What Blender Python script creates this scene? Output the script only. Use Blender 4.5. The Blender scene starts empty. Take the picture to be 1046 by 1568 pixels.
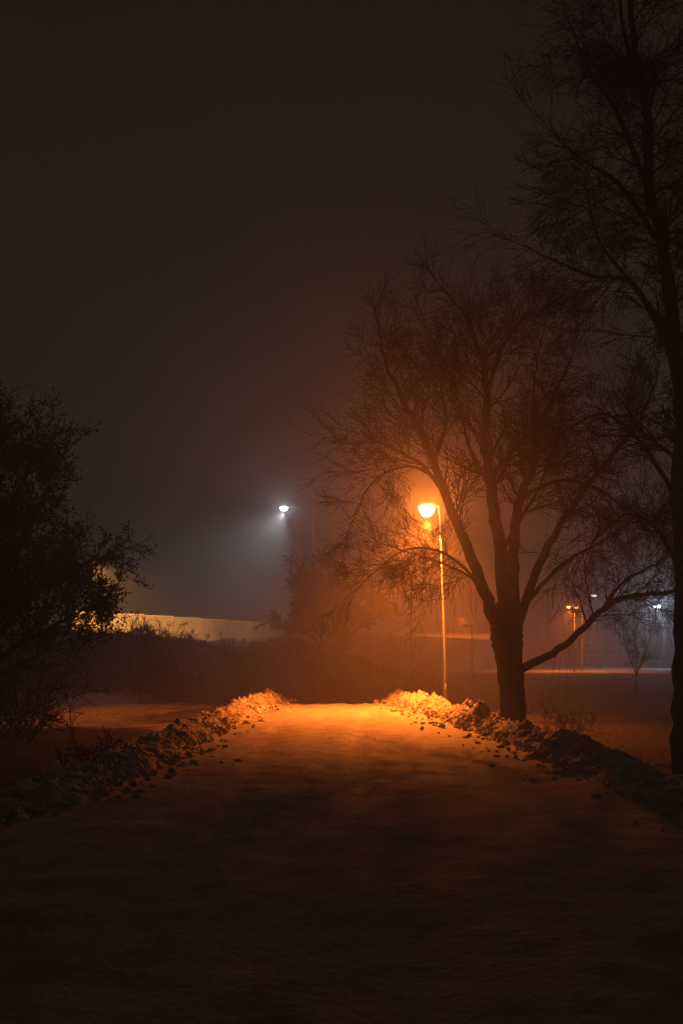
import bpy, math, random
import numpy as np
from mathutils import Vector, noise
random.seed(7)
scene = bpy.context.scene
scene.view_settings.view_transform = 'Standard'
scene.view_settings.look = 'None'
scene.view_settings.exposure = 0
col = scene.collection

# ------------------------------------------------------------------ helpers
def smooth(a, b, x):
    t = max(0.0, min(1.0, (x - a) / (b - a)))
    return t * t * (3 - 2 * t)

def fbm(x, y, z=0.0, o=4):
    return noise.fractal(Vector((x, y, z)), 1.0, 2.0, o)

class MB:
    def __init__(s): s.v = []; s.f = []
    def tube(s, pts, rad, sides=6, cap=True):
        n = len(pts); base = len(s.v)
        for i, p in enumerate(pts):
            t = (pts[min(i + 1, n - 1)] - pts[max(i - 1, 0)])
            if t.length < 1e-9: t = Vector((0, 0, 1))
            t.normalize()
            a = Vector((0, 1, 0)) if abs(t.y) < 0.9 else Vector((1, 0, 0))
            u = t.cross(a).normalized(); w = t.cross(u)
            for k in range(sides):
                an = 2 * math.pi * k / sides
                s.v.append(p + (u * math.cos(an) + w * math.sin(an)) * rad[i])
        for i in range(n - 1):
            for k in range(sides):
                k2 = (k + 1) % sides
                s.f.append((base + i * sides + k, base + i * sides + k2, base + (i + 1) * sides + k2, base + (i + 1) * sides + k))
        if cap:
            s.f.append(tuple(base + (n - 1) * sides + k for k in range(sides)))
            s.f.append(tuple(base + k for k in reversed(range(sides))))
    def box(s, c, d, rz=0.0):
        b = len(s.v); ca, sa = math.cos(rz), math.sin(rz)
        for z in (-1, 1):
            for x, y in ((-1, -1), (1, -1), (1, 1), (-1, 1)):
                X, Y = x * d[0] / 2, y * d[1] / 2
                s.v.append(Vector((c[0] + X * ca - Y * sa, c[1] + X * sa + Y * ca, c[2] + z * d[2] / 2)))
        for q in ((0, 3, 2, 1), (4, 5, 6, 7), (0, 1, 5, 4), (1, 2, 6, 5), (2, 3, 7, 6), (3, 0, 4, 7)):
            s.f.append(tuple(b + i for i in q))
    def ellipsoid(s, c, r, nu=14, nv=9, lump=0.0, seed=0.0, zmin=-1.0, zmax=1.0):
        b = len(s.v)
        for j in range(nv + 1):
            ph = -math.pi / 2 + math.pi * j / nv
            for i in range(nu):
                th = 2 * math.pi * i / nu
                d = Vector((math.cos(ph) * math.cos(th), math.cos(ph) * math.sin(th), math.sin(ph)))
                d.z = max(zmin, min(zmax, d.z))
                k = 1.0 + (lump * noise.noise(d * 1.7 + Vector((seed, seed * 1.3, 0))) if lump else 0)
                s.v.append(Vector((c[0] + d.x * r[0] * k, c[1] + d.y * r[1] * k, c[2] + d.z * r[2] * k)))
        for j in range(nv):
            for i in range(nu):
                i2 = (i + 1) % nu
                s.f.append((b + j * nu + i, b + j * nu + i2, b + (j + 1) * nu + i2, b + (j + 1) * nu + i))
    def leaf(s, p, size):
        a = Vector((random.gauss(0, 1), random.gauss(0, 1), random.gauss(0, 1))).normalized()
        c = a.orthogonal().normalized() * size * 0.35
        b = len(s.v)
        s.v += [p, p + a * size * 0.5 + c, p + a * size, p + a * size * 0.5 - c]
        s.f.append((b, b + 1, b + 2, b + 3))
    def blade(s, p, d, w):
        b = len(s.v)
        an = random.uniform(0, math.pi)
        c = Vector((math.cos(an), math.sin(an), 0)) * w
        s.v += [p - c, p + c, p + d]
        s.f.append((b, b + 1, b + 2))
    def obj(s, name, mat, parent=None, shade=True):
        me = bpy.data.meshes.new(name)
        me.from_pydata([tuple(v) for v in s.v], [], s.f)
        if shade:
            me.polygons.foreach_set('use_smooth', [True] * len(me.polygons))
        me.update()
        o = bpy.data.objects.new(name, me); col.objects.link(o)
        if mat: me.materials.append(mat)
        if parent: o.parent = parent
        return o

def empty(name, loc=(0, 0, 0)):
    e = bpy.data.objects.new(name, None); col.objects.link(e); e.location = loc
    e.empty_display_size = 0.3
    return e

def mat(name, c1, c2, scale=5.0, rough=0.8, bump=0.0, bscale=None, metal=0.0, detail=6.0, bdist=0.05):
    m = bpy.data.materials.new(name); m.use_nodes = True
    nt = m.node_tree; N = nt.nodes; L = nt.links
    bs = N['Principled BSDF']
    tc = N.new('ShaderNodeTexCoord')
    nz = N.new('ShaderNodeTexNoise'); nz.inputs['Scale'].default_value = scale; nz.inputs['Detail'].default_value = detail
    L.new(tc.outputs['Object'], nz.inputs['Vector'])
    cr = N.new('ShaderNodeValToRGB')
    cr.color_ramp.elements[0].position = 0.35; cr.color_ramp.elements[0].color = (*c1, 1)
    cr.color_ramp.elements[1].position = 0.65; cr.color_ramp.elements[1].color = (*c2, 1)
    L.new(nz.outputs['Fac'], cr.inputs['Fac'])
    L.new(cr.outputs['Color'], bs.inputs['Base Color'])
    bs.inputs['Roughness'].default_value = rough
    bs.inputs['Metallic'].default_value = metal
    bs.inputs['Specular IOR Level'].default_value = 0.25
    if bump > 0:
        n2 = N.new('ShaderNodeTexNoise'); n2.inputs['Scale'].default_value = bscale or scale * 4
        n2.inputs['Detail'].default_value = 8
        L.new(tc.outputs['Object'], n2.inputs['Vector'])
        bp = N.new('ShaderNodeBump'); bp.inputs['Strength'].default_value = bump; bp.inputs['Distance'].default_value = bdist
        L.new(n2.outputs['Fac'], bp.inputs['Height'])
        L.new(bp.outputs['Normal'], bs.inputs['Normal'])
    return m

def emis(name, c, s):
    m = bpy.data.materials.new(name); m.use_nodes = True
    bs = m.node_tree.nodes['Principled BSDF']
    bs.inputs['Base Color'].default_value = (0.6, 0.6, 0.55, 1)
    bs.inputs['Emission Color'].default_value = (*c, 1)
    bs.inputs['Emission Strength'].default_value = s
    try: m.cycles.emission_sampling = 'NONE'
    except Exception: pass
    return m

M_bark = mat('bark', (0.015, 0.012, 0.010), (0.04, 0.032, 0.026), 12, 0.95, 0.8, 30)
M_barkdark = mat('bark_wet', (0.012, 0.010, 0.008), (0.03, 0.025, 0.02), 12, 0.95, 0.8, 30)
M_leaf = mat('dry_leaves', (0.02, 0.016, 0.009), (0.05, 0.038, 0.02), 3, 0.9)
M_scrub = mat('dry_scrub', (0.02, 0.017, 0.012), (0.05, 0.042, 0.028), 2, 0.95)
M_snowbank = mat('ploughed_snow', (0.26, 0.24, 0.22), (0.66, 0.63, 0.60), 6, 0.85, 1.0, 16, bdist=0.08)
M_path = mat('packed_snow', (0.27, 0.25, 0.23), (0.46, 0.43, 0.40), 2.4, 0.75, 0.6, 13, bdist=0.04, detail=10)
M_pole = mat('galvanised_steel', (0.08, 0.08, 0.078), (0.13, 0.13, 0.125), 8, 0.6, metal=0.0)
M_housing = mat('lamp_housing', (0.05, 0.05, 0.05), (0.09, 0.09, 0.09), 8, 0.5)
M_glassoff = mat('lamp_glass', (0.2, 0.2, 0.19), (0.28, 0.28, 0.27), 8, 0.3)
M_concrete = mat('barrier_concrete', (0.20, 0.17, 0.13), (0.42, 0.38, 0.32), 0.35, 0.9, 0.3, 12)
M_capsnow = mat('cap_snow', (0.4, 0.4, 0.4), (0.55, 0.55, 0.55), 3, 0.7, 0.3, 10)

# ground cover: snow mixed with dead grass and painted dark areas by a vertex attribute
M_ground = bpy.data.materials.new('snowy_ground'); M_ground.use_nodes = True
nt = M_ground.node_tree; N = nt.nodes; L = nt.links; bs = N['Principled BSDF']
tc = N.new('ShaderNodeTexCoord')
at = N.new('ShaderNodeAttribute'); at.attribute_name = 'veg_shade'
n1 = N.new('ShaderNodeTexNoise'); n1.inputs['Scale'].default_value = 1.3; n1.inputs['Detail'].default_value = 9
L.new(tc.outputs['Object'], n1.inputs['Vector'])
n2 = N.new('ShaderNodeTexNoise'); n2.inputs['Scale'].default_value = 9; n2.inputs['Detail'].default_value = 9
L.new(tc.outputs['Object'], n2.inputs['Vector'])
ad = N.new('ShaderNodeMath'); ad.operation = 'MULTIPLY_ADD'
L.new(n1.outputs['Fac'], ad.inputs[0]); ad.inputs[1].default_value = 0.8; L.new(at.outputs['Fac'], ad.inputs[2])
mr = N.new('ShaderNodeMapRange'); mr.inputs[1].default_value = 0.55; mr.inputs[2].default_value = 1.1
L.new(ad.outputs[0], mr.inputs[0])
snow = N.new('ShaderNodeValToRGB'); snow.color_ramp.elements[0].color = (0.22, 0.215, 0.215, 1); snow.color_ramp.elements[1].color = (0.46, 0.45, 0.45, 1)
snow.color_ramp.elements[0].position = 0.3; snow.color_ramp.elements[1].position = 0.7
L.new(n2.outputs['Fac'], snow.inputs['Fac'])
veg_shade = N.new('ShaderNodeValToRGB'); veg_shade.color_ramp.elements[0].color = (0.012, 0.010, 0.008, 1); veg_shade.color_ramp.elements[1].color = (0.045, 0.038, 0.028, 1)
veg_shade.color_ramp.elements[0].position = 0.35; veg_shade.color_ramp.elements[1].position = 0.7
L.new(n2.outputs['Fac'], veg_shade.inputs['Fac'])
mx = N.new('ShaderNodeMix'); mx.data_type = 'RGBA'
L.new(mr.outputs[0], mx.inputs[0]); L.new(snow.outputs[0], mx.inputs[6]); L.new(veg_shade.outputs[0], mx.inputs[7])
L.new(mx.outputs[2], bs.inputs['Base Color']); bs.inputs['Roughness'].default_value = 0.9
bs.inputs['Specular IOR Level'].default_value = 0.1
bp = N.new('ShaderNodeBump'); bp.inputs['Strength'].default_value = 0.7; bp.inputs['Distance'].default_value = 0.08
L.new(n2.outputs['Fac'], bp.inputs['Height']); L.new(bp.outputs[0], bs.inputs['Normal'])

# ------------------------------------------------------------------ terrain
def emb(x, y):
    foot = 31 + smooth(-12, 2, x) * 9
    return 2.25 * smooth(foot, foot + 9, y) * (1 - smooth(-3.5, 6, x)) * (1 - smooth(50, 57, y))
def ground_h(x, y):
    h = 0.12 * fbm(x * 0.12, y * 0.12) * smooth(3, 7, abs(x))
    h -= 0.95 * smooth(31.5, 36, y) * (1 - smooth(43, 52, y)) * smooth(-9, -4, x)
    h -= 0.35 * smooth(3.4, 5.5, x) * (1 - smooth(60, 80, y))
    h -= 0.10 * (1 - smooth(3.0, 4.0, abs(x))) * (1 - smooth(31, 33, y))
    e = emb(x, y)
    h += e + (0.25 * fbm(x * .6, y * .6, 3) * min(1, e))
    h += 0.04 * fbm(x * 1.5, y * 1.5, 9) * smooth(3.0, 4, abs(x))
    return h
def veg_shade_f(x, y):
    v = 1.0 * smooth(0.1, 0.7, emb(x, y))
    v = max(v, 1.0 * smooth(31.6, 33, y) * (1 - smooth(56, 66, y)) * smooth(-9, -5, x))
    v = max(v, 1.0 * smooth(3.9, 4.8, x) * (1 - smooth(62, 75, y)))  # right verge is snow; its darkness is painted into the colour mix
    v = max(v, 0.9 * (1 - smooth(-4.2, -3.3, x)) * (1 - smooth(19, 25, y)))  # near left field mixed darker than the strip beyond
    if x < -3.2 and y < 60:
        v = max(v, 0.75 * smooth(-8, -3.5, x) * smooth(20, 24, y))
    return v
def axis(lo, hi, fine_lo, fine_hi, fine, coarse_n):
    a = list(np.arange(fine_lo, fine_hi + 1e-6, fine))
    left = [fine_lo - (fine_lo - lo) * (i / coarse_n) ** 1.8 for i in range(1, coarse_n + 1)]
    right = [fine_hi + (hi - fine_hi) * (i / coarse_n) ** 1.8 for i in range(1, coarse_n + 1)]
    return left[::-1] + a + right
xs = axis(-400, 400, -16, 18, 0.25, 50); ys = axis(-60, 900, 2, 56, 0.28, 60)
mb = MB(); veg_shades = []
for y in ys:
    for x in xs:
        mb.v.append(Vector((x, y, ground_h(x, y)))); veg_shades.append(veg_shade_f(x, y))
nx = len(xs)
for j in range(len(ys) - 1):
    for i in range(nx - 1):
        mb.f.append((j * nx + i, j * nx + i + 1, (j + 1) * nx + i + 1, (j + 1) * nx + i))
g = mb.obj('ground', M_ground)
a = g.data.attributes.new('veg_shade', 'FLOAT', 'POINT'); a.data.foreach_set('value', veg_shades)

# ------------------------------------------------------------------ path
mb = MB(); pxs = np.arange(-3.4, 3.61, 0.1); pys = np.arange(-4, 33.6, 0.11)
for y in pys:
    for x in pxs:
        rut = 0
        for cx, w, d in ((-1.25, .16, .03), (.35, .16, .03), (1.6, .22, .02), (-.4, .3, .015)):
            c = cx + 0.12 * math.sin(y * 0.23 + cx * 5)
            rut -= d * math.exp(-((x - c) / w) ** 2)
        h = 0.0 + rut + 0.022 * fbm(x * 2.2, y * 2.0, 1, 5) + 0.008 * fbm(x * .5, y * .35, 4)
        h += 0.022 * fbm(x * 6, y * 6, 7, 3)
        h -= 0.95 * smooth(31.5, 36, y) + .12 * smooth(3.0, 3.5, abs(x))
        mb.v.append(Vector((x, y, h)))
nx = len(pxs)
for j in range(len(pys) - 1):
    for i in range(nx - 1):
        mb.f.append((j * nx + i, j * nx + i + 1, (j + 1) * nx + i + 1, (j + 1) * nx + i))
mb.obj('snowy_path', M_path)

# ------------------------------------------------------------------ snow banks
def snow_bank(name, line, seed):
    mb = MB(); n = 620; m = 36
    def P(t):
        f = t * (len(line) - 1); i = min(int(f), len(line) - 2); u = f - i
        return [line[i][k] * (1 - u) + line[i + 1][k] * u for k in range(4)]
    for i in range(n + 1):
        x, y, w, h = P(i / n); x2, y2, _, _ = P(min(1, i / n + .01)); x1, y1, _, _ = P(max(0, i / n - .01))
        t = Vector((x2 - x1, y2 - y1, 0)).normalized(); s = Vector((t.y, -t.x, 0))
        x += 0.22 * fbm(y * .7, seed)
        hh = h * max(.25, (1 + 0.9 * fbm(y * 1.0, seed + 5, 0, 3))); ww = w * (1 + .35 * fbm(y * .9, seed + 9))
        for k in range(m + 1):
            u = -1 + 2 * k / m
            prof = max(0, 1 - abs(u) ** 1.6)
            p = Vector((x, y, 0)) + s * (u * ww)
            p.x += .08 * fbm(p.x * 4, p.y * 4, seed + 20, 3); p.y += .08 * fbm(p.x * 4, p.y * 4, seed + 30, 3)
            lump = 0.28 * fbm(p.x * 3.6, p.y * 3.6, seed, 5) + .26 * abs(fbm(p.x * 9, p.y * 9, seed, 4))
            base = ground_h(p.x, p.y) if abs(u) > .6 else 0
            p.z = min(0, base) * (abs(u)) - 0.10 + (hh + 0.1) * prof + lump * prof * (0.12 + hh * 1.2)
            mb.v.append(p)
    for i in range(n):
        for k in range(m):
            mb.f.append((i * (m + 1) + k, i * (m + 1) + k + 1, (i + 1) * (m + 1) + k + 1, (i + 1) * (m + 1) + k))
    for q in range(1500):
        t = random.random(); x, y, w, h = P(t)
        r = random.uniform(.015, .05) * (2.0 if random.random() < .12 else 1) * (.5 + h * 1.8)
        u = random.gauss(0, .65)
        z = max(0, (1 - abs(u) ** 1.6)) * h * 0.95 if abs(u) < 1 else 0.0
        z += min(0, ground_h(x + u * w, y)) * min(1, abs(u)) if x + u * w > 3 else 0
        mb.ellipsoid((x + u * w, y, z + r * .1), (r * random.uniform(.8, 1.5), r * random.uniform(.8, 1.4), r * random.uniform(.6, 1.0)), 7, 5, 1.0, random.random() * 50)
    return mb.obj(name, M_snowbank, shade=True)
snow_bank('snow_bank', [(-3.9, 7.5, .7, .0), (-3.3, 10.5, .8, .12), (-3.0, 12.5, .7, .22), (-2.95, 15, .7, .20), (-2.9, 19, .6, .26), (-2.75, 23, .6, .22), (-2.6, 27, .6, .25), (-2.45, 31, .6, .28), (-2.4, 34, .6, .2)], 2.0)
snow_bank('snow_bank', [(4.3, 9, .8, .0), (4.0, 11, .8, .06), (3.7, 13, .8, .12), (3.55, 15.5, .8, .22), (3.3, 18.5, .7, .24), (3.0, 21.5, .7, .26), (2.75, 25, .7, .24), (2.25, 28.5, .7, .28), (1.9, 31.5, .6, .28), (1.9, 34, .6, .2)], 11.0)

# ------------------------------------------------------------------ trees
UP = Vector((0, 0, 1))
def rnd():
    return Vector((random.gauss(0, 1), random.gauss(0, 1), random.gauss(0, 1))).normalized()
def grow(mb, p, d, Ln, r, lvl, S):
    av = S.get('pruned')
    nseg = 5 if lvl >= 2 else 3
    pts = [p.copy()]; rad = [r]; q = p.copy(); d = d.normalized()
    for i in range(nseg):
        d = (d + rnd() * S['wander'] + UP * (S['up'] if lvl >= 2 else S['uptip'])).normalized()
        q = q + d * (Ln / nseg)
        if av and math.hypot(q.x - av[0], q.z - av[1]) < av[2]: break
        pts.append(q.copy()); rad.append(max(S['rmin'], r * (1 - (i + 1) / nseg * .75)))
    nseg = len(pts) - 1
    if nseg < 1: return
    mb.tube(pts, rad, 4 if lvl >= 2 else 3, cap=False)
    if S.get('leaves') and lvl <= 1:
        for pp in pts[1:]:
            if random.random() < S['leafp']:
                for _ in range(S['leaves']): S['lm'].leaf(pp + rnd() * random.uniform(0, .09), random.uniform(.04, .085))
    if lvl == 0: return
    nc = S['nc'][lvl]
    for c in range(nc):
        f = random.uniform(.12, 1.0) * nseg; i = min(int(f), nseg - 1); u = f - i
        pp = pts[i].lerp(pts[i + 1], u)
        t = (pts[i + 1] - pts[i]).normalized()
        side = rnd(); side = (side - t * side.dot(t)).normalized()
        grow(mb, pp, t * .9 + side * random.uniform(.4, .9), Ln * random.uniform(.4, .75), max(S['rmin'], r * .5), lvl - 1, S)
def catmull(pts, sub):
    out = []
    P = [pts[0]] + pts + [pts[-1]]
    for i in range(1, len(P) - 2):
        for k in range(sub):
            t = k / sub; a, b, c, d = P[i - 1], P[i], P[i + 1], P[i + 2]
            out.append(0.5 * ((2 * b) + (c - a) * t + (2 * a - 5 * b + 4 * c - d) * t * t + (3 * b - a - 3 * c + d) * t ** 3))
    out.append(pts[-1]); return out
def limb(mb, origin, guide, r0, r1, S, dens=6, clen=1.3, lvl=2, start=0.25, depth=0.0, sides=8, droop=0.0):
    n = len(guide); pts = []
    for i, g_ in enumerate(guide):
        yy = depth * (i / max(1, n - 1)) if len(g_) == 2 else g_[1]
        pts.append(Vector((origin[0] + g_[0], origin[1] + yy, g_[-1])))
    c = catmull(pts, 6)
    for i in range(2, len(c) - 1): c[i] = c[i] + rnd() * r0 * .22
    m = len(c); rad = [r0 + (r1 - r0) * (i / (m - 1)) ** .8 for i in range(m)]
    mb.tube(c, rad, sides)
    tot = sum((c[i + 1] - c[i]).length for i in range(m - 1))
    for k in range(int(tot * dens)):
        f = (start + (1 - start) * random.random()) * (m - 1); i = min(int(f), m - 2)
        p = c[i].lerp(c[i + 1], f - i); t = (c[i + 1] - c[i]).normalized()
        side = rnd(); side = (side - t * side.dot(t)).normalized()
        d = t * random.uniform(.3, .9) + side + UP * (.35 - droop)
        ln = clen * random.uniform(.5, 1.1) * (1 - .45 * f / (m - 1))
        grow(mb, p, d, ln, max(S['rmin'], rad[i] * random.uniform(.18, .34)), lvl, S)
    grow(mb, c[-1], c[-1] - c[-3], clen * .8, r1, 2, S)
def hang(mb, origin, guide, depth, n, lmin, lmax, r):
    m = len(guide)
    for _ in range(n):
        f = random.uniform(.25, 1) * (m - 1); i = min(int(f), m - 2); u = f - i
        p = Vector((origin[0] + guide[i][0] * (1 - u) + guide[i + 1][0] * u, origin[1] + depth * f / (m - 1), guide[i][1] * (1 - u) + guide[i + 1][1] * u))
        d = Vector((random.gauss(0, .45), random.gauss(0, .45), random.uniform(-.4, .3))); q = p.copy(); L_ = random.uniform(lmin, lmax); pts = [p]
        for k in range(6):
            d = d * .75 + Vector((random.gauss(0, .08), random.gauss(0, .08), -.28)); q = q + d.normalized() * L_ / 6; pts.append(q.copy())
        mb.tube(pts, [r * (1 - .1 * k) for k in range(7)], 3, cap=False)

S = dict(wander=.17, up=.04, uptip=.0, rmin=.0042, nc=[0, 6, 8], pruned=(1.82, 4.66, .45))
o = (3.64, 21.0)
mb = MB()
tr = catmull([Vector((o[0] + a_, o[1], z)) for a_, z in ((.02, -.55), (.0, -.1), (-.04, .77), (-.12, 1.6), (-.16, 2.1), (-.12, 2.75))], 6)
rr = [.36, .34, .32, .3, .29, .285, .28, .275, .27, .27, .27, .27, .27, .27, .275, .28, .285, .29, .3, .31, .32, .33, .34, .35, .35, .34, .32, .30, .27, .22, .15]
mb.tube(tr, [r_ + .012 * random.gauss(0, 1) for r_ in rr[:len(tr)]], 16)
big = [
 ([(-.30, 2.0), (-.62, 2.9), (-1.2, 4.35), (-1.68, 5.73), (-2.23, 6.83), (-2.64, 7.7), (-2.78, 8.2)], .16, .02, .4),
 ([(-.12, 2.3), (-.3, 3.67), (-.48, 5.04), (-.62, 6.0), (-.58, 7.1), (-.72, 7.8), (-.95, 8.4), (-1.2, 8.8)], .17, .02, -.3),
 ([(-.60, 6.9), (-.3, 7.95), (.04, 8.5), (.3, 8.85)], .06, .015, .3),
 ([(.0, 2.3), (0.02, 3.67), (.18, 4.9), (.52, 5.73), (.66, 6.56), (1.14, 7.5), (1.42, 8.1)], .15, .02, .9),
 ([(.04, 2.1), (.6, 3.67), (1.14, 4.6), (1.97, 5.73), (2.4, 6.3), (2.7, 7.0)], .11, .02, -.8),
 ([(.1, 1.25), (.8, 1.6), (1.28, 2.0), (1.97, 2.63), (2.5, 2.8), (3.28, 2.9), (3.9, 3.1)], .10, .03, -.5),
 ([(1.85, 2.5), (2.25, 3.1), (2.93, 3.5), (3.3, 4.0)], .045, .012, -.8),
 ([(-.62, 2.9), (-1.2, 3.5), (-1.75, 3.75), (-2.4, 3.7), (-2.9, 3.3)], .04, .01, -.8),
 ([(-1.3, 4.7), (-1.9, 5.6), (-2.7, 6.1), (-3.2, 6.4)], .06, .012, .8),
 ([(-1.68, 5.73), (-1.4, 6.5), (-1.5, 7.3)], .05, .012, .5),
 ([(.18, 4.9), (.9, 5.2), (1.6, 5.0), (2.3, 4.4), (2.7, 3.9)], .05, .012, -1.0),
 ([(-.48, 5.04), (-1.0, 5.9), (-1.3, 6.9), (-1.7, 7.6)], .05, .012, -1.2),
 ([(.52, 5.73), (.3, 6.6), (.3, 7.6)], .05, .012, -1.0),
 ([(-.3, 3.67), (.3, 4.6), (.9, 5.6), (1.2, 6.6)], .06, .015, 1.8),
 ([(-.62, 2.9), (-.9, 3.3), (-1.6, 3.7), (-2.6, 4.1)], .04, .01, 2.0),
 ([(.2, 2.6), (1.1, 3.5), (2.0, 4.0), (2.9, 4.6)], .06, .012, 1.5),
 ([(-1.5, 5.2), (-2.2, 5.5), (-2.9, 5.2), (-3.3, 4.6)], .04, .01, -.8),
]
for gde, r0, r1, dp in big:
    low = gde[-1][1] < 5.2
    limb(mb, o, gde, r0, r1, S, dens=5.5, clen=1.5, start=.28, depth=dp, droop=.45 if low else .05)
hang(mb, o, big[5][0], -.5, 60, .5, 1.5, .006)
hang(mb, o, big[10][0], -1.0, 60, .6, 1.8, .005)
hang(mb, o, big[7][0], -.8, 50, .6, 1.5, .005)
hang(mb, o, big[14][0], 2.0, 30, .6, 1.6, .005)
hang(mb, o, big[15][0], 1.5, 60, .6, 2.0, .005)
mb.obj('bare_maple_tree', M_bark)

S2 = dict(wander=.16, up=.0, uptip=-.06, rmin=.0032, nc=[0, 6, 8])
o = (4.82, 14.0); mb = MB()
rt = [
 ([(.02, -.6), (0, .6), (0, 1.6), (-.02, 3.9), (-.05, 5.27), (-.25, 7.1), (-.46, 8.0), (-.55, 9.4), (-.7, 10.3), (-.8, 12)], .20, .03, 0, .35),
 ([(0, 4.8), (.4, 6.5), (.7, 8.5), (.8, 11)], .1, .02, .6, .2),
 ([(-.1, 5.6), (-.65, 6.8), (-1.2, 7.0), (-1.6, 7.2), (-1.9, 7.4)], .05, .012, .5, .2),
 ([(-.3, 7.3), (-.95, 8.1), (-1.4, 8.3), (-1.7, 8.4)], .05, .012, -.5, .2),
 ([(-.46, 8), (-.9, 9.4), (-1.2, 10.1), (-1.4, 10.9)], .05, .012, .8, .2),
 ([(-.55, 9.4), (-1.0, 10.2), (-1.2, 11.2)], .05, .012, -.9, .2),
 ([(0, 3.6), (-.5, 4.6), (-.9, 5.1), (-1.2, 5.1)], .04, .012, .9, .2),
 ([(-.05, 5), (.5, 5.6), (1.2, 6), (2.0, 6.6)], .08, .012, -.3, .2),
 ([(-.02, 2.6), (-.3, 3.3), (-.7, 3.6), (-1.1, 3.3)], .03, .01, .4, .2),
 ([(-.05, 5.3), (-.2, 6.5), (-.9, 7.8), (-1.0, 9.0)], .06, .012, 1.6, .2),
 ([(0, 6), (.6, 7.4), (1.4, 8.8), (1.9, 10)], .07, .012, 1.2, .2),
]
for gde, r0, r1, dp, st in rt:
    limb(mb, o, gde, r0, r1, S2, dens=6.5, clen=1.25, start=st, depth=dp, droop=.35)
mb.obj('tall_bare_tree', M_barkdark)

S3 = dict(wander=.25, up=.06, uptip=.03, rmin=.018, nc=[0, 6, 8], leaves=2, leafp=.8, lm=MB())
o = (-.45, 50.0); mb = MB()
for gde, r0, r1, dp in [
 ([(-.37, -.6), (-.37, .6), (-.42, 1.8), (-.7, 3.2), (-1.2, 4.4), (-1.5, 5.2)], .17, .03, .3),
 ([(.52, -.6), (.45, .5), (.25, 1.6), (.5, 3.0), (.6, 4.2), (.3, 5.4)], .15, .03, -.3),
 ([(-.42, 1.8), (0, 3.0), (0, 4.3), (-.2, 5.6)], .09, .02, 1),
 ([(.3, 1.7), (1.0, 2.6), (1.8, 3.3), (2.3, 3.8)], .08, .02, -.5),
 ([(-.4, 1.6), (-1.0, 2.4), (-1.6, 2.9), (-2.1, 3.0)], .08, .02, -.6),
 ([(-.6, 2.9), (-1.2, 3.7), (-1.6, 4.3)], .06, .02, .8),
 ([(.5, 3.0), (1.1, 4.0), (1.5, 4.8)], .06, .02, .8)]:
    limb(mb, o, gde, r0, r1, S3, dens=5.5, clen=1.4, start=.35, depth=dp)
e = empty('small_twin_stem_tree', (0, 0, 0))
mb.obj('trunk_and_branches', M_barkdark, e); S3['lm'].obj('leaves', M_leaf, e, False)

S4 = dict(wander=.22, up=.05, uptip=.03, rmin=.005, nc=[0, 6, 7], leaves=1, leafp=.55, lm=MB())
o = (-6.55, 18.0); mb = MB()
for gde, r0, r1, dp in [
 ([(0, -.4), (0, 1.2), (.1, 2.4), (.1, 3.8), (.3, 5.0), (.35, 5.8)], .17, .03, 0),
 ([(.05, 1.5), (.6, 2.3), (1.2, 2.9), (1.7, 3.2), (2.1, 3.4)], .08, .015, .5),
 ([(.1, 2.2), (.7, 3.4), (1.2, 4.2), (1.5, 4.8)], .08, .015, -.5),
 ([(.1, 3.2), (.6, 4.6), (.9, 5.5)], .06, .015, .7),
 ([(.03, 1.2), (.7, 1.7), (1.3, 2.0), (1.9, 2.3), (2.4, 2.5)], .07, .012, -.7),
 ([(0, 1.0), (.5, 1.3), (1.0, 1.6), (1.5, 1.9)], .05, .012, .7),
 ([(.05, 1.8), (-.7, 3.0), (-1.3, 4.2), (-1.6, 5.4)], .09, .015, .4),
 ([(.05, 1.3), (-1, 2.2), (-2, 2.8)], .08, .015, -.6),
 ([(.1, 3.0), (-.3, 4.4), (-.6, 6.0)], .07, .015, -.8),
 ([(.1, 2.0), (.5, 3.0), (.6, 4.2)], .07, .015, -1.6),
 ([(.1, 1.5), (.5, 2.0), (.9, 2.6)], .07, .015, -1.2),
 ([(.1, 2.0), (.8, 2.8), (1.0, 3.6)], .07, .015, 1.6)]:
    limb(mb, o, gde, r0, r1, S4, dens=7, clen=1.0, start=.2, depth=dp)
e = empty('leafy_tree')
mb.obj('trunk_and_branches', M_barkdark, e); S4['lm'].obj('leaves', M_leaf, e, False)

S5 = dict(wander=.22, up=.08, uptip=.04, rmin=.007, nc=[0, 4, 5]); mb = MB(); o = (13.0, 44)
for gde, r0, r1, dp in [([(0, -.6), (0, .5), (.05, 1.5), (-.1, 3.2)], .06, .015, 0), ([(0, .6), (.4, 1.4), (.8, 2.6)], .04, .012, .3), ([(0, .8), (-.4, 1.6), (-.7, 2.8)], .035, .012, -.3)]:
    limb(mb, o, gde, r0, r1, S5, dens=4, clen=1.1, start=.3, depth=dp)
mb.obj('young_bare_tree', M_bark)

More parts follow.
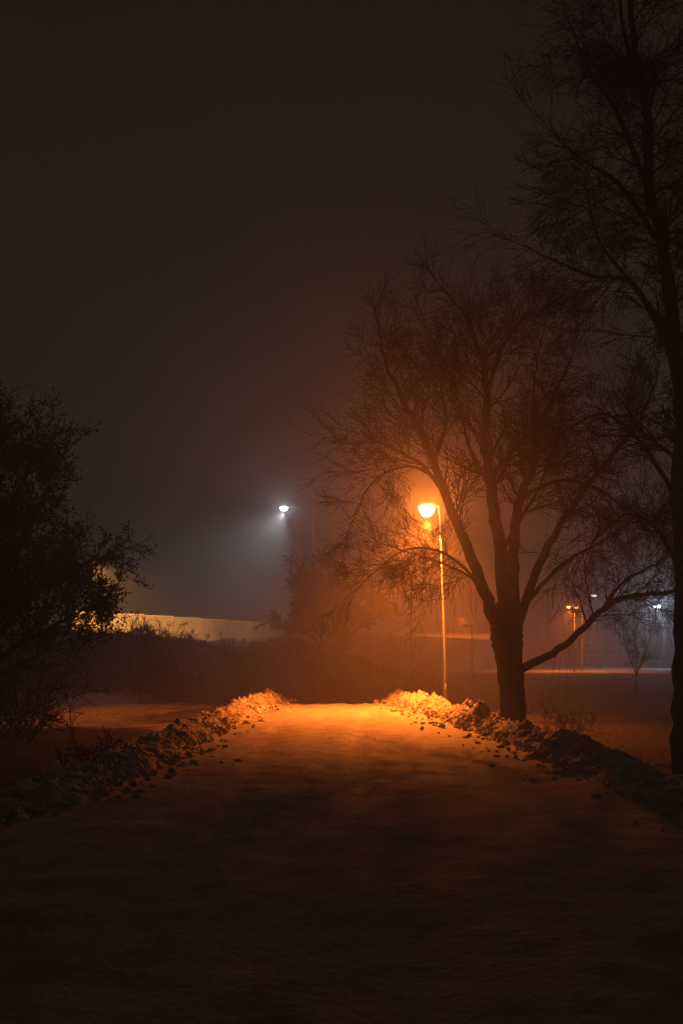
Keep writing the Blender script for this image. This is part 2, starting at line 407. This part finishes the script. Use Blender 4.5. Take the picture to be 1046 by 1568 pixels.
# ------------------------------------------------------------------ scrub
def scrub(name, n, fx, hgt, w, m):
    mb = MB()
    for _ in range(n):
        x, y = fx(); k = 0.45 + 0.55 * max(0, .5 + fbm(x * .45, y * .45, 2))
        d = Vector((random.gauss(0, .35), random.gauss(0, .35), 1)) * random.uniform(.35, 1) * hgt * k
        mb.blade(Vector((x, y, ground_h(x, y) - .03)), d, w * random.uniform(.6, 1.3))
    return mb.obj(name, m, shade=False)
def f_emb():
    while True:
        x = random.uniform(-24, 4); y = random.uniform(31, 48)
        if emb(x, y) > .25 * random.random() + .1: return x, y
scrub('embankment_grass', 42000, f_emb, .5, .018, M_scrub)
mb = MB()
for _ in range(190):
    x = random.uniform(-20, 0); y = random.uniform(41, 49); z = ground_h(x, y)
    hh = random.uniform(.2, .65); top = Vector((x + random.gauss(0, .1), y, z + hh))
    mb.tube([Vector((x, y, z - .05)), top], [.012, .008], 3)
    for _k in range(14): mb.leaf(top - Vector((0, 0, random.uniform(0, .4 * hh))) + rnd() * .08, random.uniform(.07, .15))
mb.obj('dry_weeds', M_scrub, shade=False)
scrub('low_scrub', 26000, lambda: (random.uniform(-4.5, 14), random.uniform(44, 53)), .55, .016, M_scrub)
scrub('verge_grass', 15000, lambda: (random.uniform(4.6, 16), random.uniform(12, 34)), .16, .008, M_scrub)

def bush(name, x, y, r, h, n, m):
    mb = MB(); z = ground_h(x, y)
    Sx = dict(wander=.25, up=.05, uptip=.0, rmin=.007, nc=[0, 4, 5])
    for _ in range(n):
        d = Vector((random.gauss(0, .6), random.gauss(0, .6), 1))
        grow(mb, Vector((x + random.gauss(0, r * .3), y + random.gauss(0, r * .3), z - .05)), d, h * random.uniform(.6, 1), .014, 2, Sx)
    return mb.obj(name, m)
for x, y, r, h, n in ((-2.2, 47.5, 1.2, .8, 22), (2.6, 50, 1.2, 1.6, 24), (4.2, 52, 1.2, 1.2, 18), (-8, 41, 1.5, .9, 20), (8.3, 47, 1.4, 1.0, 18), (5.4, 24, .9, .7, 14), (-6.6, 18.6, 2.0, 1.3, 60), (-3.5, 13.5, .6, .45, 12)):
    bush('bare_bush', x, y, r, h, n, M_barkdark)

# ------------------------------------------------------------------ street lamps
def street_lamp(loc, H, arm, side, colour=None, spot=0, point=0, lens=0, lcol=None, aim=None, spot_size=150, blend=.7, lean=0.0, r=.05, bowl=(.2, .12, .13)):
    e = empty('street_lamp', (loc[0], loc[1], loc[2]))
    L_ = lean
    mb = MB()
    mb.tube([Vector((0, 0, -.3)), Vector((0, 0, 1.1)), Vector((0.001, 0, 1.15)), Vector((L_, 0, H - .25))], [r * 1.5, r * 1.5, r, r * .6], 12)
    mb.tube([Vector((0, 0, -.1)), Vector((0, 0, .05))], [r * 2.3, r * 2.2], 12)
    mb.box((0, -r * 1.45, .65), (r * 1.3, .02, .4))
    mb.obj('pole', M_pole, e)
    mb = MB()
    mb.tube(catmull([Vector((L_, 0, H - .3)), Vector((L_ + side * .02, 0, H - .1)), Vector((L_ + side * arm * .4, 0, H + .02)), Vector((L_ + side * arm, 0, H + .06))], 5), [r * .6] * 16, 8)
    mb.obj('arm', M_pole, e)
    hx = L_ + side * (arm + .2)
    mb = MB()
    mb.ellipsoid((hx, 0, H + .07), (.34, .15, .10), 18, 10, zmin=-.15)
    mb.ellipsoid((hx - side * .22, 0, H + .07), (.16, .08, .06), 12, 8)
    mb.obj('housing', M_housing, e)
    mb = MB()
    mb.ellipsoid((hx + side * .05, 0, H + .05), bowl, 16, 10, zmax=.05)
    mb.obj('glass_bowl', emis('lit_glass', lcol or colour, lens) if colour else M_glassoff, e)
    if colour:
        l = bpy.data.lights.new('lamp_beam', 'SPOT'); l.energy = spot; l.color = colour; l.spot_size = math.radians(spot_size); l.spot_blend = blend; l.shadow_soft_size = .08
        lo = bpy.data.objects.new('lamp_beam', l); col.objects.link(lo); lo.parent = e
        lo.location = (hx + side * .05, 0, H - bowl[2] - .06)
        if aim:
            d = Vector(aim) - (Vector(loc) + lo.location); lo.rotation_euler = d.to_track_quat('-Z', 'Y').to_euler()
        if point:
            l = bpy.data.lights.new('lamp_spill', 'POINT'); l.energy = point; l.color = colour; l.shadow_soft_size = .08
            lo = bpy.data.objects.new('lamp_spill', l); col.objects.link(lo); lo.parent = e
            lo.location = (hx + side * .05, -bowl[1] - .12, H - .05)
    return e
SOD = (1.0, .185, .015)
street_lamp((2.92, 28, -.1), 5.78, .12, -1, SOD, 15500, 1000, 18, lcol=(1, .60, .30), aim=(1.8, 26.8, 0), spot_size=134, blend=1.0, lean=-.15, bowl=(.23, .2, .30), r=.034)
WH = (.84, .90, 1.0)
street_lamp((-1.52, 54, 0), 9.45, 1.35, -1, WH, 3600, 110, 22, aim=(-9, 50, 0), spot_size=112, blend=1.0, r=.05, bowl=(.22, .16, .18))
street_lamp((3.79, 54, 0), 5.8, .15, -1, r=.06)
street_lamp((8.0, 61, -.1), 3.3, .1, -1)
street_lamp((-13.0, 54, 0), 6.6, .25, -1, (1.0, .42, .09), 24000, 0, 1.0, aim=(-12.2, 62, 2.6), spot_size=74, blend=1.0)
street_lamp((20.6, 88, 0), 5.7, .3, -1, SOD, 6000, 260, 7, lcol=(1, .4, .08), bowl=(.22, .2, .2))
street_lamp((22.0, 91, 0), 5.8, .3, -1, SOD, 1500, 0, 4, lcol=(1, .4, .08), bowl=(.22, .2, .2))
street_lamp((26.0, 100, 0), 7.4, .4, -1, (.75, .9, .75), 200, 0, 3, bowl=(.3, .2, .2))
street_lamp((32.4, 100, 0), 6.3, .4, -1, (.6, .75, 1.0), 1200, 1100, 30, bowl=(.35, .3, .3))
street_lamp((16.5, 132, 0), 6.4, .3, -1, SOD, 18000, 0, .5, aim=(17, 140, 2))

# ------------------------------------------------------------------ roadside barrier wall
line = [(-32, 50, 4.3), (-14, 61, 4.02), (-4.6, 70, 3.65), (3.7, 84, 3.15), (30, 129, 2.66)]
wb = MB(); cb = MB()
for (x1, y1, z1), (x2, y2, z2) in zip(line, line[1:]):
    ln = math.hypot(x2 - x1, y2 - y1); rz = math.atan2(y2 - y1, x2 - x1); n = max(1, int(ln / 2.0))
    for i in range(n):
        u = (i + .5) / n; cx, cy, zt = x1 + (x2 - x1) * u, y1 + (y2 - y1) * u, z1 + (z2 - z1) * u; w = ln / n
        wb.box((cx, cy, zt / 2 - .3), (w - .02, .16, zt + .6), rz)
        for k in range(3): wb.box((cx, cy, zt - .6 - k * .75), (w - .10, .18, .04), rz)
        cb.box((cx, cy, zt + .035), (w, .24, .07), rz)
e = empty('noise_barrier_wall')
wb.obj('panels', M_concrete, e, False); cb.obj('snow_cap', M_capsnow, e, False)

# guard railing right
rb = MB()
for i in range(24):
    x = 31 + i * 2.5; rb.box((x, 129 , 1.2), (.12, .12, 2.9))
for z in (1.0, 1.8, 2.62): rb.box((59.7, 129, z), (59, .08, .12))
rb.obj('railing', M_housing, shade=False)

e = empty('low_building')
b = MB(); b.box((17.5, 145, 2.1), (15, 10, 4.4)); b.obj('walls', mat('render_wall', (.3, .26, .2), (.5, .43, .35), .4, .9, .2), e, False)
b = MB(); b.box((17.5, 145, 4.4), (15.6, 10.6, .2)); b.obj('roof', M_housing, e, False)
b = MB()
for i in range(6):
    b.box((11.6 + i * 2.4, 139.98, 3.2), (1.2, .1, 1.2))
b.obj('windows', M_housing, e, False)
b = MB(); b.box((24.3, 139.97, 1.1), (.9, .1, 2.1)); b.obj('door', M_housing, e, False)

# ------------------------------------------------------------------ fog
fb = MB(); fb.box((0, 100, 19), (320, 300, 44))
fm = bpy.data.materials.new('winter_fog'); fm.use_nodes = True; nt = fm.node_tree; nt.nodes.clear()
out = nt.nodes.new('ShaderNodeOutputMaterial')
vs = nt.nodes.new('ShaderNodeVolumeScatter')
vs.inputs['Color'].default_value = (.95, .95, .95, 1); vs.inputs['Density'].default_value = .0026; vs.inputs['Anisotropy'].default_value = .0
v2 = nt.nodes.new('ShaderNodeVolumeScatter')
v2.inputs['Color'].default_value = (.95, .95, .95, 1); v2.inputs['Density'].default_value = .0105; v2.inputs['Anisotropy'].default_value = .83
em = nt.nodes.new('ShaderNodeEmission'); em.inputs['Color'].default_value = (1.0, .74, .56, 1); em.inputs['Strength'].default_value = .0131 * .0088  # added glow inside the fog, standing in for city skyglow haze
ad = nt.nodes.new('ShaderNodeAddShader'); ad2 = nt.nodes.new('ShaderNodeAddShader')
nt.links.new(vs.outputs[0], ad.inputs[0]); nt.links.new(v2.outputs[0], ad.inputs[1])
nt.links.new(ad.outputs[0], ad2.inputs[0]); nt.links.new(em.outputs[0], ad2.inputs[1])
nt.links.new(ad2.outputs[0], out.inputs['Volume'])
fb.obj('fog', fm, shade=False)

# ------------------------------------------------------------------ sky
w = bpy.data.worlds.new('World'); scene.world = w; w.use_nodes = True; nt = w.node_tree; N = nt.nodes; L = nt.links
bg = N['Background']; tc = N.new('ShaderNodeTexCoord'); sp = N.new('ShaderNodeSeparateXYZ'); cr = N.new('ShaderNodeValToRGB')
L.new(tc.outputs['Generated'], sp.inputs[0]); L.new(sp.outputs['Z'], cr.inputs['Fac']); L.new(cr.outputs['Color'], bg.inputs['Color'])
E = cr.color_ramp.elements
E[0].position = 0; E[0].color = (.0190, .0130, .0098, 1)
E[1].position = .60; E[1].color = (.0060, .0052, .0036, 1)
x_ = E.new(.18); x_.color = (.0160, .0115, .0086, 1)
x_ = E.new(.38); x_.color = (.0100, .0080, .0058, 1)
bg.inputs['Strength'].default_value = 0.70

# ------------------------------------------------------------------ camera
c = bpy.data.cameras.new('camera'); co = bpy.data.objects.new('camera', c); col.objects.link(co)
co.location = (0, 0, 1.6); co.rotation_euler = (math.radians(90), 0, 0)
c.sensor_fit = 'VERTICAL'; c.sensor_height = 36; c.sensor_width = 24; c.lens = 35; c.shift_y = .138; c.clip_end = 2000
scene.camera = co
